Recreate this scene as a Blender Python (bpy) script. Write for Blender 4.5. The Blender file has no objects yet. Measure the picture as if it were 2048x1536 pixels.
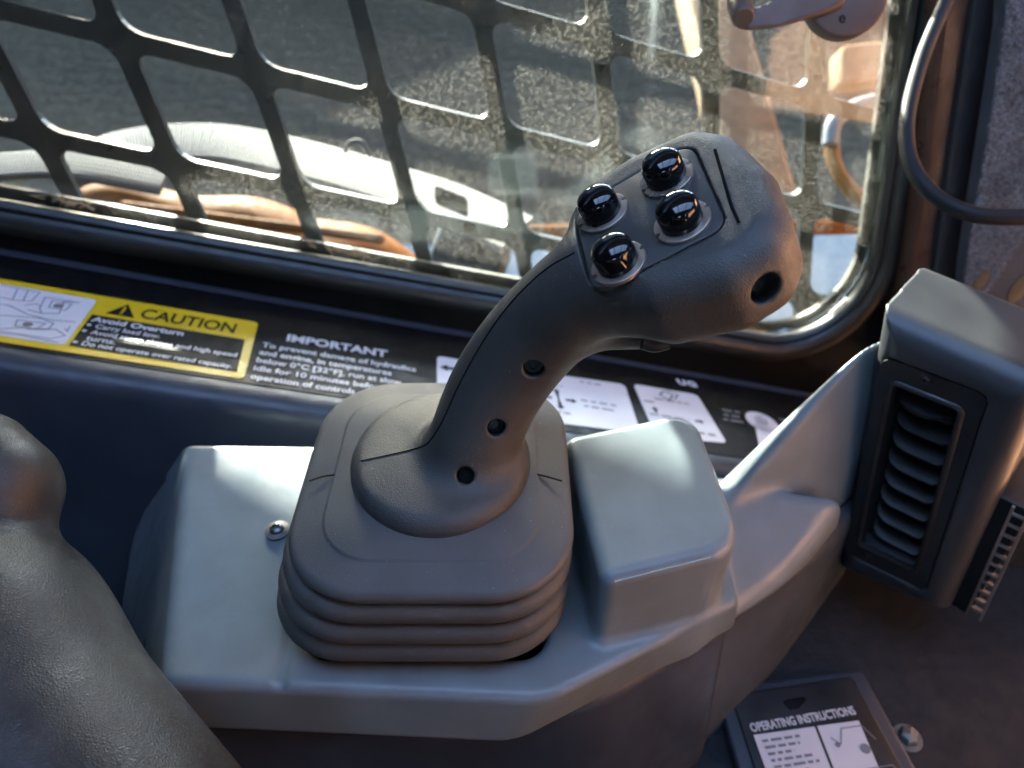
import bpy, bmesh, math, random
import numpy as np
from mathutils import Vector, Matrix

rad = math.radians
random.seed(4); rng = np.random.default_rng(4)
SC = bpy.context.scene
COL = SC.collection

# ------------------------------------------------------------------ camera
FPX = 1450.0                                   # focal length in photograph pixels (2048 wide)
PITCH = rad(40)
CX = np.array([1.0, 0, 0]); CF = np.array([0, math.cos(PITCH), -math.sin(PITCH)]); CD = np.array([0, -math.sin(PITCH), -math.cos(PITCH)])
CAM = np.array([.03207, -.20700, .28564])
cd = bpy.data.cameras.new('camera'); cam = bpy.data.objects.new('camera', cd); COL.objects.link(cam)
cam.location = CAM; cam.rotation_euler = (math.pi/2-PITCH, 0, 0)
cd.sensor_width = 36; cd.lens = FPX/2048*36; cd.clip_start = .01; cd.clip_end = 200
cd.dof.use_dof = True; cd.dof.focus_distance = .262; cd.dof.aperture_fstop = 10.0
SC.camera = cam

# ------------------------------------------------------------------ sky, sun, exposure
SUN_TO = Vector((-.30, .85, .30)).normalized()
elev = math.asin(SUN_TO.z)
W = bpy.data.worlds.new('World'); SC.world = W; W.use_nodes = True
wn_ = W.node_tree.nodes; wl_ = W.node_tree.links
bg = wn_['Background']; sky = wn_.new('ShaderNodeTexSky'); sky.sky_type = 'NISHITA'; sky.sun_disc = False
sky.sun_elevation = elev; sky.sun_rotation = math.atan2(SUN_TO.x, SUN_TO.y)
sky.air_density = .7; sky.dust_density = 1.6; sky.ozone_density = 1.0
wl_.new(sky.outputs[0], bg.inputs[0]); bg.inputs[1].default_value = .15
sl = bpy.data.lights.new('sun', 'SUN'); sl.energy = 2.0; sl.angle = rad(.8); sl.color = (1, .95, .86)
so = bpy.data.objects.new('sun', sl); COL.objects.link(so)
so.rotation_euler = (-SUN_TO).to_track_quat('-Z', 'Y').to_euler()
SC.view_settings.view_transform = 'Standard'; SC.view_settings.look = 'None'
SC.view_settings.exposure = 4.9; SC.view_settings.gamma = 1; SC.view_settings.use_curve_mapping = False
SC.cycles.max_bounces = 8; SC.cycles.diffuse_bounces = 5; SC.cycles.glossy_bounces = 4
SC.cycles.transparent_max_bounces = 12; SC.cycles.caustics_reflective = False; SC.cycles.caustics_refractive = False
SC.cycles.use_denoising = True

# ------------------------------------------------------------------ where things stand
def ray(x, y): return (x-1024)/FPX*CX+(y-768)/FPX*CD+CF
def onz(x, y, z):
    r = ray(x, y); return CAM+r*(z-CAM[2])/r[2]
def onp(x, y, p0, n):
    r = ray(x, y); return CAM+r*(np.dot(np.asarray(p0)-CAM, n)/np.dot(r, n))
def dep(x, y, d): return CAM+ray(x, y)*d
def nrm(v): v = np.asarray(v, float); return v/np.linalg.norm(v)
# frame of the side wall of the cab: along, up, into the cab
WA = nrm([.9614, .0711, -.2658]); WN = np.array([.107, -.9866, .1231]); WN = nrm(WN-WN.dot(WA)*WA); WU = np.cross(WN, WA); WU = WU*np.sign(WU[2])
KW = 1.08                                      # size of the window wall and ledge
LO = CAM+(np.array([-.1218, .1154, .02])-CAM)*KW   # front corner of the ledge under the window
W0 = LO-WN*.105*KW                              # foot of the window wall
def wall(s, u, off=0): return W0+(WA*s+WU*u+WN*off)*KW
def ledge(s, t, h=0): return LO+(WA*s-WN*t+WU*h)*KW
def to_wall(x, y, off=0):
    q = (onp(x, y, W0+WN*off*KW, WN)-W0)/KW; return float(q@WA), float(q@WU)
def to_ledge(x, y):
    q = (onp(x, y, LO, WU)-LO)/KW; return float(q@WA), float(-(q@WN))

# ------------------------------------------------------------------ materials
def newmat(name):
    m = bpy.data.materials.new(name); m.use_nodes = True
    nt = m.node_tree; return m, nt, nt.nodes['Principled BSDF'], nt.nodes['Material Output']
def N(nt, t, **kw):
    n = nt.nodes.new(t)
    for k, v in kw.items():
        if k in ('operation', 'blend_type', 'data_type', 'feature', 'wave_type', 'bands_direction', 'noise_dimensions', 'distance', 'use_clamp', 'interpolation_type'): setattr(n, k, v)
        else: n.inputs[k].default_value = v
    return n
def ramp(nt, src, lo, hi, c0=(0,0,0,1), c1=(1,1,1,1)):
    r = nt.nodes.new('ShaderNodeValToRGB'); e = r.color_ramp.elements
    e[0].position, e[1].position = lo, hi; e[0].color, e[1].color = c0, c1
    nt.links.new(src, r.inputs[0]); return r
def plastic(name, col, rough=.5, grain=None, gstr=.3, gdist=.0004, spec=.5, dust=.0, var=.12, coat=0, metallic=0, kind='noise', rvar=.12, dustcol=(.35, .34, .32)):
    """moulded or painted surface: slight colour drift, worn gloss, leather or cast grain, a film of dust"""
    m, nt, b, o = newmat(name); L = nt.links.new
    tc = nt.nodes.new('ShaderNodeTexCoord')
    big = N(nt, 'ShaderNodeTexNoise', Scale=38.0, Detail=4.0); L(tc.outputs['Object'], big.inputs[0])
    r = ramp(nt, big.outputs[0], .3, .7, (*[c*(1-var) for c in col], 1), (*[min(1, c*(1+var)) for c in col], 1))
    cout = r.outputs[0]
    if dust > 0:
        sp = N(nt, 'ShaderNodeTexNoise', Scale=900.0, Detail=2.0); L(tc.outputs['Object'], sp.inputs[0])
        sr = ramp(nt, sp.outputs[0], .70, .78); 
        mu = N(nt, 'ShaderNodeMath', operation='MULTIPLY'); L(sr.outputs[0], mu.inputs[0]); mu.inputs[1].default_value = dust
        mx = N(nt, 'ShaderNodeMix', data_type='RGBA'); L(mu.outputs[0], mx.inputs[0]); L(cout, mx.inputs[6]); mx.inputs[7].default_value = (*dustcol, 1); cout = mx.outputs[2]
    L(cout, b.inputs['Base Color'])
    rn = N(nt, 'ShaderNodeTexNoise', Scale=70.0, Detail=6.0); L(tc.outputs['Object'], rn.inputs[0])
    mr = N(nt, 'ShaderNodeMapRange'); L(rn.outputs[0], mr.inputs[0]); mr.inputs[1].default_value = .3; mr.inputs[2].default_value = .7
    mr.inputs[3].default_value = max(.03, rough-rvar); mr.inputs[4].default_value = min(1, rough+rvar); L(mr.outputs[0], b.inputs['Roughness'])
    b.inputs['Specular IOR Level'].default_value = spec; b.inputs['Metallic'].default_value = metallic
    b.inputs['Coat Weight'].default_value = coat; b.inputs['Coat Roughness'].default_value = .08
    if grain:
        if kind == 'leather':
            v = N(nt, 'ShaderNodeTexVoronoi', feature='DISTANCE_TO_EDGE', Scale=grain); 
            wz = N(nt, 'ShaderNodeTexNoise', Scale=grain*.6, Detail=2.0); L(tc.outputs['Object'], wz.inputs[0])
            ad = N(nt, 'ShaderNodeMixRGB', blend_type='ADD'); ad.inputs[0].default_value = .0009; L(tc.outputs['Object'], ad.inputs[1]); L(wz.outputs[1], ad.inputs[2])
            L(ad.outputs[0], v.inputs[0]); h = ramp(nt, v.outputs[0], 0, .35).outputs[0]
        else:
            v = N(nt, 'ShaderNodeTexNoise', Scale=grain, Detail=3.0); L(tc.outputs['Object'], v.inputs[0]); h = v.outputs[0]
        bp = N(nt, 'ShaderNodeBump', Strength=gstr, Distance=gdist); L(h, bp.inputs['Height']); L(bp.outputs[0], b.inputs['Normal'])
    return m
M = {}
M['grip'] = plastic('grip_plastic', (.052, .0495, .046), .46, 1300, .36, .0003, dust=.35, kind='leather')
M['plate'] = plastic('plate_plastic', (.046, .044, .042), .46, 1500, .35, .0003, dust=.25)
M['seam'] = plastic('seam_black', (.004, .004, .004), .8, spec=.1)
M['button'] = plastic('button_gloss', (.004, .004, .005), .06, rvar=.03, spec=.5, coat=.4)
M['collar'] = plastic('collar_metal', (.40, .32, .26), .34, 900, .1, .0002, metallic=.75)
M['rubber'] = plastic('boot_rubber', (.080, .077, .073), .58, 1400, .25, .0003, dust=.5, rvar=.06)
M['console'] = plastic('console_plastic', (.172, .205, .220), .35, 520, .12, .0004, dust=.12, spec=.45, dustcol=(.6, .6, .58), rvar=.07)
M['lower'] = plastic('lower_plastic', (.036, .043, .058), .42, 520, .12, .0004)
M['vent'] = plastic('vent_plastic', (.042, .044, .047), .36, 700, .10, .0003, rvar=.06)
M['bezel'] = plastic('vent_bezel', (.016, .0165, .0175), .42, 900, .15, .0003)
M['black'] = plastic('black_plastic', (.005, .005, .0055), .5)
M['paint'] = plastic('black_paint', (.003, .003, .0033), .40, 260, .05, .0003, spec=.2)
M['gasket'] = plastic('gasket_rubber', (.006, .006, .006), .42, 500, .2, .0004)
M['bronze'] = plastic('pillar_reflection', (.055, .024, .016), .34, 330, .5, .0006, spec=.25, metallic=0, var=.2)  # warm reflection on black gloss, put into the base colour
M['navy'] = plastic('trim_navy', (.006, .0075, .011), .6)
M['latch'] = plastic('latch_metal', (.075, .045, .033), .45, 800, .25, .0003, metallic=.2)
M['cable'] = plastic('cable_sheath', (.007, .007, .008), .6, spec=.3, rvar=.05)
M['pad'] = plastic('pad_vinyl', (.026, .0262, .0266), .40, 1000, .28, .0003, kind='leather', dust=.15)
M['guard'] = plastic('guard_paint', (.020, .025, .024), .38, 400, .2, .0004, spec=.5)
M['steel'] = plastic('screw_steel', (.20, .20, .195), .42, metallic=.9)
M['floor'] = plastic('floor_mat', (.0045, .0065, .0105), .7, 120, .5, .002)
M['roof'] = plastic('headliner', (.03, .03, .032), .8)
M['asphalt'] = plastic('asphalt', (.072, .058, .042), .95, 9, 1, .05, var=.5, spec=0)
M['concrete'] = plastic('concrete', (.26, .285, .29), .9, 90, .2, .003, spec=.05)
M['orange'] = plastic('orange_paint', (.15, .048, .003), .7, 60, .1, .001, var=.25, spec=.05)
M['tan'] = plastic('tan_steel', (.22, .145, .085), .8, 80, .2, .002, var=.2, spec=.1)
M['bounce'] = plastic('warm_bounce', (.80, .40, .20), .8, 20, .3, .01)  # saturated tint for the added warm light reflector
M['skirt'] = plastic('skirt_plastic', (.050, .058, .070), .45, 520, .12, .0004)
M['seal'] = plastic('outer_seal', (.16, .155, .14), .6, 300, .6, .001, var=.4)
M['straw'] = plastic('straw', (.35, .24, .11), .7, var=.3)
M['white'] = plastic('white_print', (.60, .60, .62), .4, var=.03)
M['ink'] = plastic('black_print', (.004, .004, .0045), .5, spec=.15, var=.03)
M['grey_ink'] = plastic('grey_print', (.20, .20, .21), .4, var=.03)
M['yellow'] = plastic('yellow_print', (.62, .43, .010), .35, var=.04)
M['orange_ink'] = plastic('orange_print', (.85, .25, .015), .35, var=.04)
M['decal'] = plastic('decal_black', (.003, .003, .0035), .45, spec=.18, var=.03)
M['felt'] = plastic('felt_grey', (.07, .07, .075), .95, 700, 1, .002, spec=.1, var=.12)
M['fibre'] = plastic('felt_fibre', (.26, .26, .275), .9, spec=.1, var=.3)
M['hose'] = plastic('hose_pale', (.20, .205, .215), .5, spec=.2)
M['ohose'] = plastic('hose_orange', (.20, .09, .016), .5, spec=.2)

def strap_mat():
    m, nt, b, o = newmat('woven_strap'); L = nt.links.new
    uv = nt.nodes.new('ShaderNodeUVMap')
    w1 = N(nt, 'ShaderNodeTexWave', wave_type='BANDS', bands_direction='X', Scale=15.0, Distortion=.6, Detail=1.0); L(uv.outputs[0], w1.inputs[0])
    w2 = N(nt, 'ShaderNodeTexWave', wave_type='BANDS', bands_direction='Y', Scale=7.0, Distortion=.3); L(uv.outputs[0], w2.inputs[0])
    mu = N(nt, 'ShaderNodeMath', operation='MULTIPLY'); L(w1.outputs[1], mu.inputs[0]); L(w2.outputs[1], mu.inputs[1])
    ad = N(nt, 'ShaderNodeMath', operation='ADD'); L(mu.outputs[0], ad.inputs[0]); L(w1.outputs[1], ad.inputs[1])
    r = ramp(nt, ad.outputs[0], .1, 1.2, (.10, .095, .088, 1), (.30, .30, .31, 1)); L(r.outputs[0], b.inputs['Base Color'])
    b.inputs['Roughness'].default_value = .8
    bp = N(nt, 'ShaderNodeBump', Strength=.9, Distance=.002); L(ad.outputs[0], bp.inputs['Height']); L(bp.outputs[0], b.inputs['Normal'])
    return m
M['strap'] = strap_mat()

def glass_mat():
    """thin pane: clear with a fresnel reflection, under a film of dried dust, drops and runs that scatter light"""
    m, nt, b, o = newmat('dusty_glass'); nt.nodes.remove(b); L = nt.links.new
    tc = nt.nodes.new('ShaderNodeTexCoord')
    tr = nt.nodes.new('ShaderNodeBsdfTransparent'); tr.inputs[0].default_value = (.78, .82, .80, 1)
    gl = nt.nodes.new('ShaderNodeBsdfGlossy'); gl.inputs['Roughness'].default_value = .04
    fr = N(nt, 'ShaderNodeFresnel', IOR=1.45)
    m1 = nt.nodes.new('ShaderNodeMixShader'); L(fr.outputs[0], m1.inputs[0]); L(tr.outputs[0], m1.inputs[1]); L(gl.outputs[0], m1.inputs[2])
    df = nt.nodes.new('ShaderNodeBsdfDiffuse'); df.inputs[0].default_value = (.62, .60, .54, 1)
    tl = nt.nodes.new('ShaderNodeBsdfTranslucent'); tl.inputs[0].default_value = (.80, .77, .68, 1)
    dm = nt.nodes.new('ShaderNodeMixShader'); dm.inputs[0].default_value = .28; L(df.outputs[0], dm.inputs[1]); L(tl.outputs[0], dm.inputs[2])
    n1 = N(nt, 'ShaderNodeTexNoise', Scale=7.0, Detail=5.0, Roughness=.65); L(tc.outputs['Object'], n1.inputs[0]); p1 = ramp(nt, n1.outputs[0], .40, .66)
    n2 = N(nt, 'ShaderNodeTexVoronoi', Scale=430.0, Randomness=1.0); L(tc.outputs['Object'], n2.inputs[0]); p2 = ramp(nt, n2.outputs['Distance'], .12, .50, (1, 1, 1, 1), (0, 0, 0, 1))
    v1 = N(nt, 'ShaderNodeTexVoronoi', Scale=190.0, Randomness=1.0); L(tc.outputs['Object'], v1.inputs[0]); p3 = ramp(nt, v1.outputs['Distance'], .10, .24, (1,1,1,1), (0,0,0,1))
    n3 = N(nt, 'ShaderNodeTexNoise', Scale=60.0, Detail=2.0); L(tc.outputs['Object'], n3.inputs[0]); p4 = ramp(nt, n3.outputs[0], .50, .62)
    def mth(op, a, c):
        x = N(nt, 'ShaderNodeMath', operation=op)
        for i, q in enumerate((a, c)):
            if isinstance(q, (int, float)): x.inputs[i].default_value = q
            else: L(q, x.inputs[i])
        return x.outputs[0]
    film = mth('MULTIPLY', mth('ADD', mth('MULTIPLY', p1.outputs[0], .55), .45), mth('ADD', mth('MULTIPLY', p2.outputs[0], .105), .010))
    spots = mth('MULTIPLY', mth('MULTIPLY', p3.outputs[0], p4.outputs[0]), mth('ADD', mth('MULTIPLY', p1.outputs[0], .16), .02))
    tot = N(nt, 'ShaderNodeMath', operation='ADD', use_clamp=True); L(film, tot.inputs[0]); L(spots, tot.inputs[1])
    m2 = nt.nodes.new('ShaderNodeMixShader'); L(tot.outputs[0], m2.inputs[0]); L(m1.outputs[0], m2.inputs[1]); L(dm.outputs[0], m2.inputs[2])
    L(m2.outputs[0], o.inputs[0]); return m
M['glass'] = glass_mat()

# ------------------------------------------------------------------ object helpers
def tag(o, label=None, cat=None, group=None, kind=None):
    if label: o['label'] = label
    if cat: o['category'] = cat
    if group: o['group'] = group
    if kind: o['kind'] = kind
    return o
def thing(name, label, cat, loc=(0, 0, 0), group=None):
    o = bpy.data.objects.new(name, None); COL.objects.link(o); o.empty_display_size = .01
    o.location = loc; bpy.context.view_layer.update(); return tag(o, label, cat, group)
def link(name, me, mat, parent=None):
    o = bpy.data.objects.new(name, me); COL.objects.link(o)
    if mat: me.materials.append(mat)
    if parent is not None:
        o.parent = parent
        off = Vector((0, 0, 0)); q = parent
        while q is not None: off += q.location; q = q.parent
        o.location = -off
    return o
def smooth(me, angle=None):
    me.polygons.foreach_set('use_smooth', [True]*len(me.polygons))
    if angle: me.set_sharp_from_angle(angle=rad(angle))
def mesh(name, verts, faces, mat, parent=None, sm=None):
    me = bpy.data.meshes.new(name); me.from_pydata([tuple(map(float, v)) for v in verts], [], faces)
    bm = bmesh.new(); bm.from_mesh(me); bmesh.ops.recalc_face_normals(bm, faces=bm.faces); bm.to_mesh(me); bm.free()
    me.update()
    if sm: smooth(me, sm)
    return link(name, me, mat, parent)

def sdf_mesh(name, fn, lo, hi, h, mat, parent=None, sharp=None):
    """surface of a solid given by its distance function, meshed with surface nets"""
    lo = np.asarray(lo, float); hi = np.asarray(hi, float)
    n = np.ceil((hi-lo)/h).astype(int)+1
    ax = [(lo[i]+h*np.arange(n[i])).astype(np.float32) for i in range(3)]
    B = 8; nb = (n+B-1)//B                     # only blocks near the surface are sampled
    cc = [(lo[i]+h*(B*np.arange(nb[i])+(B-1)/2)).astype(np.float32) for i in range(3)]
    cf = fn(*np.meshgrid(*cc, indexing='ij'))
    big = np.repeat(np.repeat(np.repeat(cf, B, 0), B, 1), B, 2)[:n[0], :n[1], :n[2]]
    near = np.abs(big) < h*B*1.25; V = np.where(big < 0, -1., 1.).astype(np.float32)
    ii = np.nonzero(near); V[near] = fn(ax[0][ii[0]], ax[1][ii[1]], ax[2][ii[2]]); S = V < 0
    cs = np.zeros(tuple(n-1), np.int8)
    for i in (0, 1):
        for j in (0, 1):
            for k in (0, 1): cs += S[i:n[0]-1+i, j:n[1]-1+j, k:n[2]-1+k]
    act = (cs > 0) & (cs < 8); cells = np.argwhere(act)
    idx = np.full(tuple(n-1), -1, np.int64); idx[act] = np.arange(len(cells))
    acc = np.zeros((len(cells), 3)); cnt = np.zeros(len(cells))
    cor = [(i, j, k) for i in (0, 1) for j in (0, 1) for k in (0, 1)]
    for a in cor:
        for x in range(3):
            if a[x]: continue
            b = list(a); b[x] = 1
            ca = cells+np.array(a); cb = cells+np.array(b)
            va = V[ca[:, 0], ca[:, 1], ca[:, 2]]; vb = V[cb[:, 0], cb[:, 1], cb[:, 2]]
            m = (va < 0) != (vb < 0); t = np.where(m, va/np.where(m, va-vb, 1), 0)
            q = ca+t[:, None]*(cb-ca); acc[m] += q[m]; cnt[m] += 1
    P = lo+h*(acc/cnt[:, None])
    for it in range(3):
        e = h*.25
        f0 = fn(P[:, 0], P[:, 1], P[:, 2]); g = np.empty_like(P)
        for x in range(3):
            Q = P.copy(); Q[:, x] += e; R = P.copy(); R[:, x] -= e
            g[:, x] = (fn(Q[:, 0], Q[:, 1], Q[:, 2])-fn(R[:, 0], R[:, 1], R[:, 2]))/(2*e)
        st = f0[:, None]*g/np.maximum((g*g).sum(1), .2)[:, None]
        ln = np.linalg.norm(st, axis=1, keepdims=True); st *= np.minimum(1, .5*h/np.maximum(ln, 1e-9)); P -= st
    quads = []
    for x in range(3):
        y, z = (x+1) % 3, (x+2) % 3
        sa = [slice(None)]*3; sb = [slice(None)]*3; sa[x] = slice(0, n[x]-1); sb[x] = slice(1, n[x])
        A, B = S[tuple(sa)], S[tuple(sb)]
        e = np.argwhere(A != B); e = e[(e[:, y] > 0) & (e[:, y] < n[y]-1) & (e[:, z] > 0) & (e[:, z] < n[z]-1)]
        fl = A[e[:, 0], e[:, 1], e[:, 2]]
        c = []
        for dy, dz in ((-1, -1), (0, -1), (0, 0), (-1, 0)):
            q = e.copy(); q[:, y] += dy; q[:, z] += dz; c.append(idx[q[:, 0], q[:, 1], q[:, 2]])
        Q = np.stack(c, 1); Q[~fl] = Q[~fl][:, ::-1]; quads.append(Q)
    Q = np.concatenate(quads); Q = Q[(Q >= 0).all(1)]
    me = bpy.data.meshes.new(name); me.vertices.add(len(P)); me.vertices.foreach_set('co', P.astype(np.float32).ravel())
    me.loops.add(Q.size); me.loops.foreach_set('vertex_index', Q.ravel().astype(np.int32))
    me.polygons.add(len(Q)); me.polygons.foreach_set('loop_start', np.arange(0, Q.size, 4, dtype=np.int32))
    me.update(calc_edges=True); me.validate(); smooth(me, sharp)
    return link(name, me, mat, parent)
def smin(a, b, k):
    h = np.clip(.5+.5*(b-a)/k, 0, 1); return b+(a-b)*h-k*h*(1-h)
def smax(a, b, k): return -smin(-a, -b, k)
def s_cone(x, y, z, a, b, ra, rb):
    a = np.asarray(a, float); d = np.asarray(b, float)-a; L2 = d@d
    t = np.clip(((x-a[0])*d[0]+(y-a[1])*d[1]+(z-a[2])*d[2])/L2, 0, 1)
    return np.sqrt((x-a[0]-t*d[0])**2+(y-a[1]-t*d[1])**2+(z-a[2]-t*d[2])**2)-(ra+(rb-ra)*t)
def s_ell(x, y, z, c, ax, r):
    q = [((x-c[0])*a[0]+(y-c[1])*a[1]+(z-c[2])*a[2])/rr for a, rr in zip(ax, r)]
    k = np.sqrt(q[0]**2+q[1]**2+q[2]**2); return (k-1)*min(r)
def s_box(x, y, z, c, ax, half, r):
    q = [np.abs((x-c[0])*a[0]+(y-c[1])*a[1]+(z-c[2])*a[2])-(hh-r) for a, hh in zip(ax, half)]
    out = np.sqrt(sum(np.maximum(i, 0)**2 for i in q)); return out+np.minimum(np.maximum(np.maximum(q[0], q[1]), q[2]), 0)-r
def s_planes(x, y, z, planes, k):
    """convex block: planes as (point, outward normal), edges rounded by k"""
    d = None
    for p, n in planes:
        n = nrm(n); v = (x-p[0])*n[0]+(y-p[1])*n[1]+(z-p[2])*n[2]
        d = v if d is None else smax(d, v, k)
    return d
def s_poly(u, v, pts):
    """signed distance to a closed polygon"""
    d = np.full(np.shape(u), 1e9); s = np.ones(np.shape(u)); n = len(pts)
    for i in range(n):
        a = pts[i]; b = pts[i-1]; ex, ey = b[0]-a[0], b[1]-a[1]; wx, wy = u-a[0], v-a[1]
        t = np.clip((wx*ex+wy*ey)/(ex*ex+ey*ey), 0, 1); d = np.minimum(d, (wx-ex*t)**2+(wy-ey*t)**2)
        c1 = v >= a[1]; c2 = v < b[1]; c3 = ex*wy > ey*wx
        s = np.where((c1 & c2 & c3) | (~c1 & ~c2 & ~c3), -s, s)
    return s*np.sqrt(d)
def s_extr(x, y, z, c, ax, pts, w0, w1, r):
    """polygon in the plane of ax[0], ax[1], drawn out along ax[2] from w0 to w1, edges rounded by r"""
    u = (x-c[0])*ax[0][0]+(y-c[1])*ax[0][1]+(z-c[2])*ax[0][2]; v = (x-c[0])*ax[1][0]+(y-c[1])*ax[1][1]+(z-c[2])*ax[1][2]
    w = (x-c[0])*ax[2][0]+(y-c[1])*ax[2][1]+(z-c[2])*ax[2][2]
    a = s_poly(u, v, pts)+r; b = np.abs(w-(w0+w1)/2)-(w1-w0)/2+r
    return np.sqrt(np.maximum(a, 0)**2+np.maximum(b, 0)**2)+np.minimum(np.maximum(a, b), 0)-r

def round_poly(pts, r, seg=8):
    out = []; n = len(pts); rs = r if isinstance(r, (list, tuple)) else [r]*n
    for i in range(n):
        p = np.array(pts[i], float); a = nrm(np.array(pts[i-1])-p); b = nrm(np.array(pts[(i+1) % n])-p)
        ang = math.acos(np.clip(a@b, -1, 1)); rr = rs[i]; d = rr/math.tan(ang/2)
        d = min(d, .49*np.linalg.norm(np.array(pts[i-1])-p), .49*np.linalg.norm(np.array(pts[(i+1) % n])-p)); rr = d*math.tan(ang/2)
        c = p+nrm(a+b)*rr/math.sin(ang/2); s = p+a*d-c; e = p+b*d-c
        t0 = math.atan2(s[1], s[0]); t1 = math.atan2(e[1], e[0]); dt = (t1-t0+math.pi) % (2*math.pi)-math.pi
        for k in range(seg+1):
            t = t0+dt*k/seg; out.append((c[0]+rr*math.cos(t), c[1]+rr*math.sin(t)))
    return out
def inset(pts, d):
    n = len(pts); P = np.array(pts); out = []
    area = sum(P[i-1][0]*P[i][1]-P[i][0]*P[i-1][1] for i in range(n)); sg = 1 if area > 0 else -1
    for i in range(n):
        t = nrm(P[(i+1) % n]-P[i-1]); out.append(tuple(P[i]+sg*d*np.array([-t[1], t[0]])))
    return out
def prism(name, pts, fr, w0, w1, bev, mat, parent=None, sm=40, nb=3):
    """outline pts drawn out in frame fr=(origin, u, v, w) from w0 to w1 with a rounded rim on top"""
    o, U, V, Wd = fr; rings = [(0, w0)]
    for k in range(nb+1):
        t = math.pi/2*k/nb; rings.append((bev*(1-math.cos(t)), w1-bev+bev*math.sin(t)))
    vs = []; n = len(pts)
    for d, w in rings:
        for u, v in (inset(pts, d) if d else pts): vs.append(o+U*u+V*v+Wd*w)
    fs = [[r*n+i, r*n+(i+1) % n, (r+1)*n+(i+1) % n, (r+1)*n+i] for r in range(len(rings)-1) for i in range(n)]
    fs.append(list(range(n))); fs.append([(len(rings)-1)*n+i for i in range(n)])
    return mesh(name, vs, fs, mat, parent, sm)
def lathe(name, prof, fr, mat, parent=None, seg=48, sm=35, squash=None):
    o, U, V, Wd = fr; vs = []; k = len(prof)
    for r, w in prof:
        for i in range(seg):
            t = 2*math.pi*i/seg; vs.append(o+U*(r*math.cos(t))+V*(r*math.sin(t))+Wd*w)
    fs = [[a*seg+i, a*seg+(i+1) % seg, (a+1)*seg+(i+1) % seg, (a+1)*seg+i] for a in range(k-1) for i in range(seg)]
    fs.append(list(range(seg))); fs.append([(k-1)*seg+i for i in range(seg)])
    return mesh(name, vs, fs, mat, parent, sm)
def spline(pts, n):
    """Catmull-Rom through pts"""
    P = [np.array(p, float) for p in pts]; P = [2*P[0]-P[1]]+P+[2*P[-1]-P[-2]]; out = []
    m = len(P)-3
    for k in range(n+1):
        t = k/n*m; i = min(int(t), m-1); f = t-i; a, b, c, d = P[i:i+4]
        out.append(.5*((2*b)+(c-a)*f+(2*a-5*b+4*c-d)*f*f+(3*b-a-3*c+d)*f**3))
    return out
def tube(name, path, r, mat, parent=None, seg=10, closed=False, sm=60):
    vs = []; n = len(path); path = [np.array(p, float) for p in path]; up = None
    for i in range(n):
        t = nrm(path[(i+1) % n if closed else min(i+1, n-1)]-path[i-1 if (i or closed) else 0])
        if up is None: up = nrm(np.cross(t, [0.3, .2, 1.0]))
        up = nrm(up-(up@t)*t); v = np.cross(t, up); rr = r[i] if isinstance(r, (list, np.ndarray)) else r
        for k in range(seg):
            a = 2*math.pi*k/seg; vs.append(path[i]+rr*(math.cos(a)*up+math.sin(a)*v))
    m = n if closed else n-1
    fs = [[i*seg+k, i*seg+(k+1) % seg, ((i+1) % n)*seg+(k+1) % seg, ((i+1) % n)*seg+k] for i in range(m) for k in range(seg)]
    if not closed: fs += [list(range(seg)), [(n-1)*seg+k for k in range(seg)]]
    return mesh(name, vs, fs, mat, parent, sm)
def sweep_ring(name, outline, fr, prof, mat, parent=None, sm=50):
    """profile (outset, height) carried round a closed outline"""
    o, U, V, Wd = fr; n = len(outline); vs = []
    for d, w in prof:
        for u, v in inset(outline, -d): vs.append(o+U*u+V*v+Wd*w)
    k = len(prof)
    fs = [[r*n+i, r*n+(i+1) % n, ((r+1) % k)*n+(i+1) % n, ((r+1) % k)*n+i] for r in range(k) for i in range(n)]
    return mesh(name, vs, fs, mat, parent, sm)
def boxm(name, c, ax, half, mat, parent=None, bev=.0):
    bm = bmesh.new(); bmesh.ops.create_cube(bm, size=2)
    if True:
        for v in bm.verts: v.co = Vector((v.co.x*half[0], v.co.y*half[1], v.co.z*half[2]))
        if bev: bmesh.ops.bevel(bm, geom=bm.edges[:], offset=bev, segments=3, affect='EDGES', profile=.5)
    mt = Matrix([[ax[j][i] for j in range(3)]+[c[i]] for i in range(3)]+[[0, 0, 0, 1]])
    bm.transform(mt); bmesh.ops.recalc_face_normals(bm, faces=bm.faces)
    me = bpy.data.meshes.new(name); bm.to_mesh(me); bm.free()
    if bev: smooth(me, 40)
    return link(name, me, mat, parent)
def text_geo(body, size, x, y, bold=0, sx=1.0, align='LEFT'):
    cu = bpy.data.curves.new('t', 'FONT'); cu.body = body; cu.size = size; cu.align_x = align; cu.offset = bold; cu.resolution_u = 3
    ob = bpy.data.objects.new('t', cu); COL.objects.link(ob); dg = bpy.context.evaluated_depsgraph_get()
    me = bpy.data.meshes.new_from_object(ob.evaluated_get(dg))
    vs = [(x+v.co.x*sx, y+v.co.y) for v in me.vertices]; fs = [list(p.vertices) for p in me.polygons]
    bpy.data.objects.remove(ob); bpy.data.curves.remove(cu); bpy.data.meshes.remove(me); return vs, fs
def print_mesh(name, geos, fr, w, mat, parent):
    o, U, V, Wd = fr; vs = []; fs = []
    for v, f in geos:
        b = len(vs); vs += [o+U*a+V*c+Wd*w for a, c in v]; fs += [[i+b for i in q] for q in f]
    me = bpy.data.meshes.new(name); me.from_pydata([tuple(map(float, q)) for q in vs], [], fs); me.update()
    return link(name, me, mat, parent)
def fit(body, x0, x1, y, cap, bold=0):
    v, f = text_geo(body, cap/.70, 0, 0, bold); a = min(p[0] for p in v); b = max(p[0] for p in v); k = (x1-x0)/(b-a)
    return [(x0+(p[0]-a)*k, y+p[1]) for p in v], f
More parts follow.
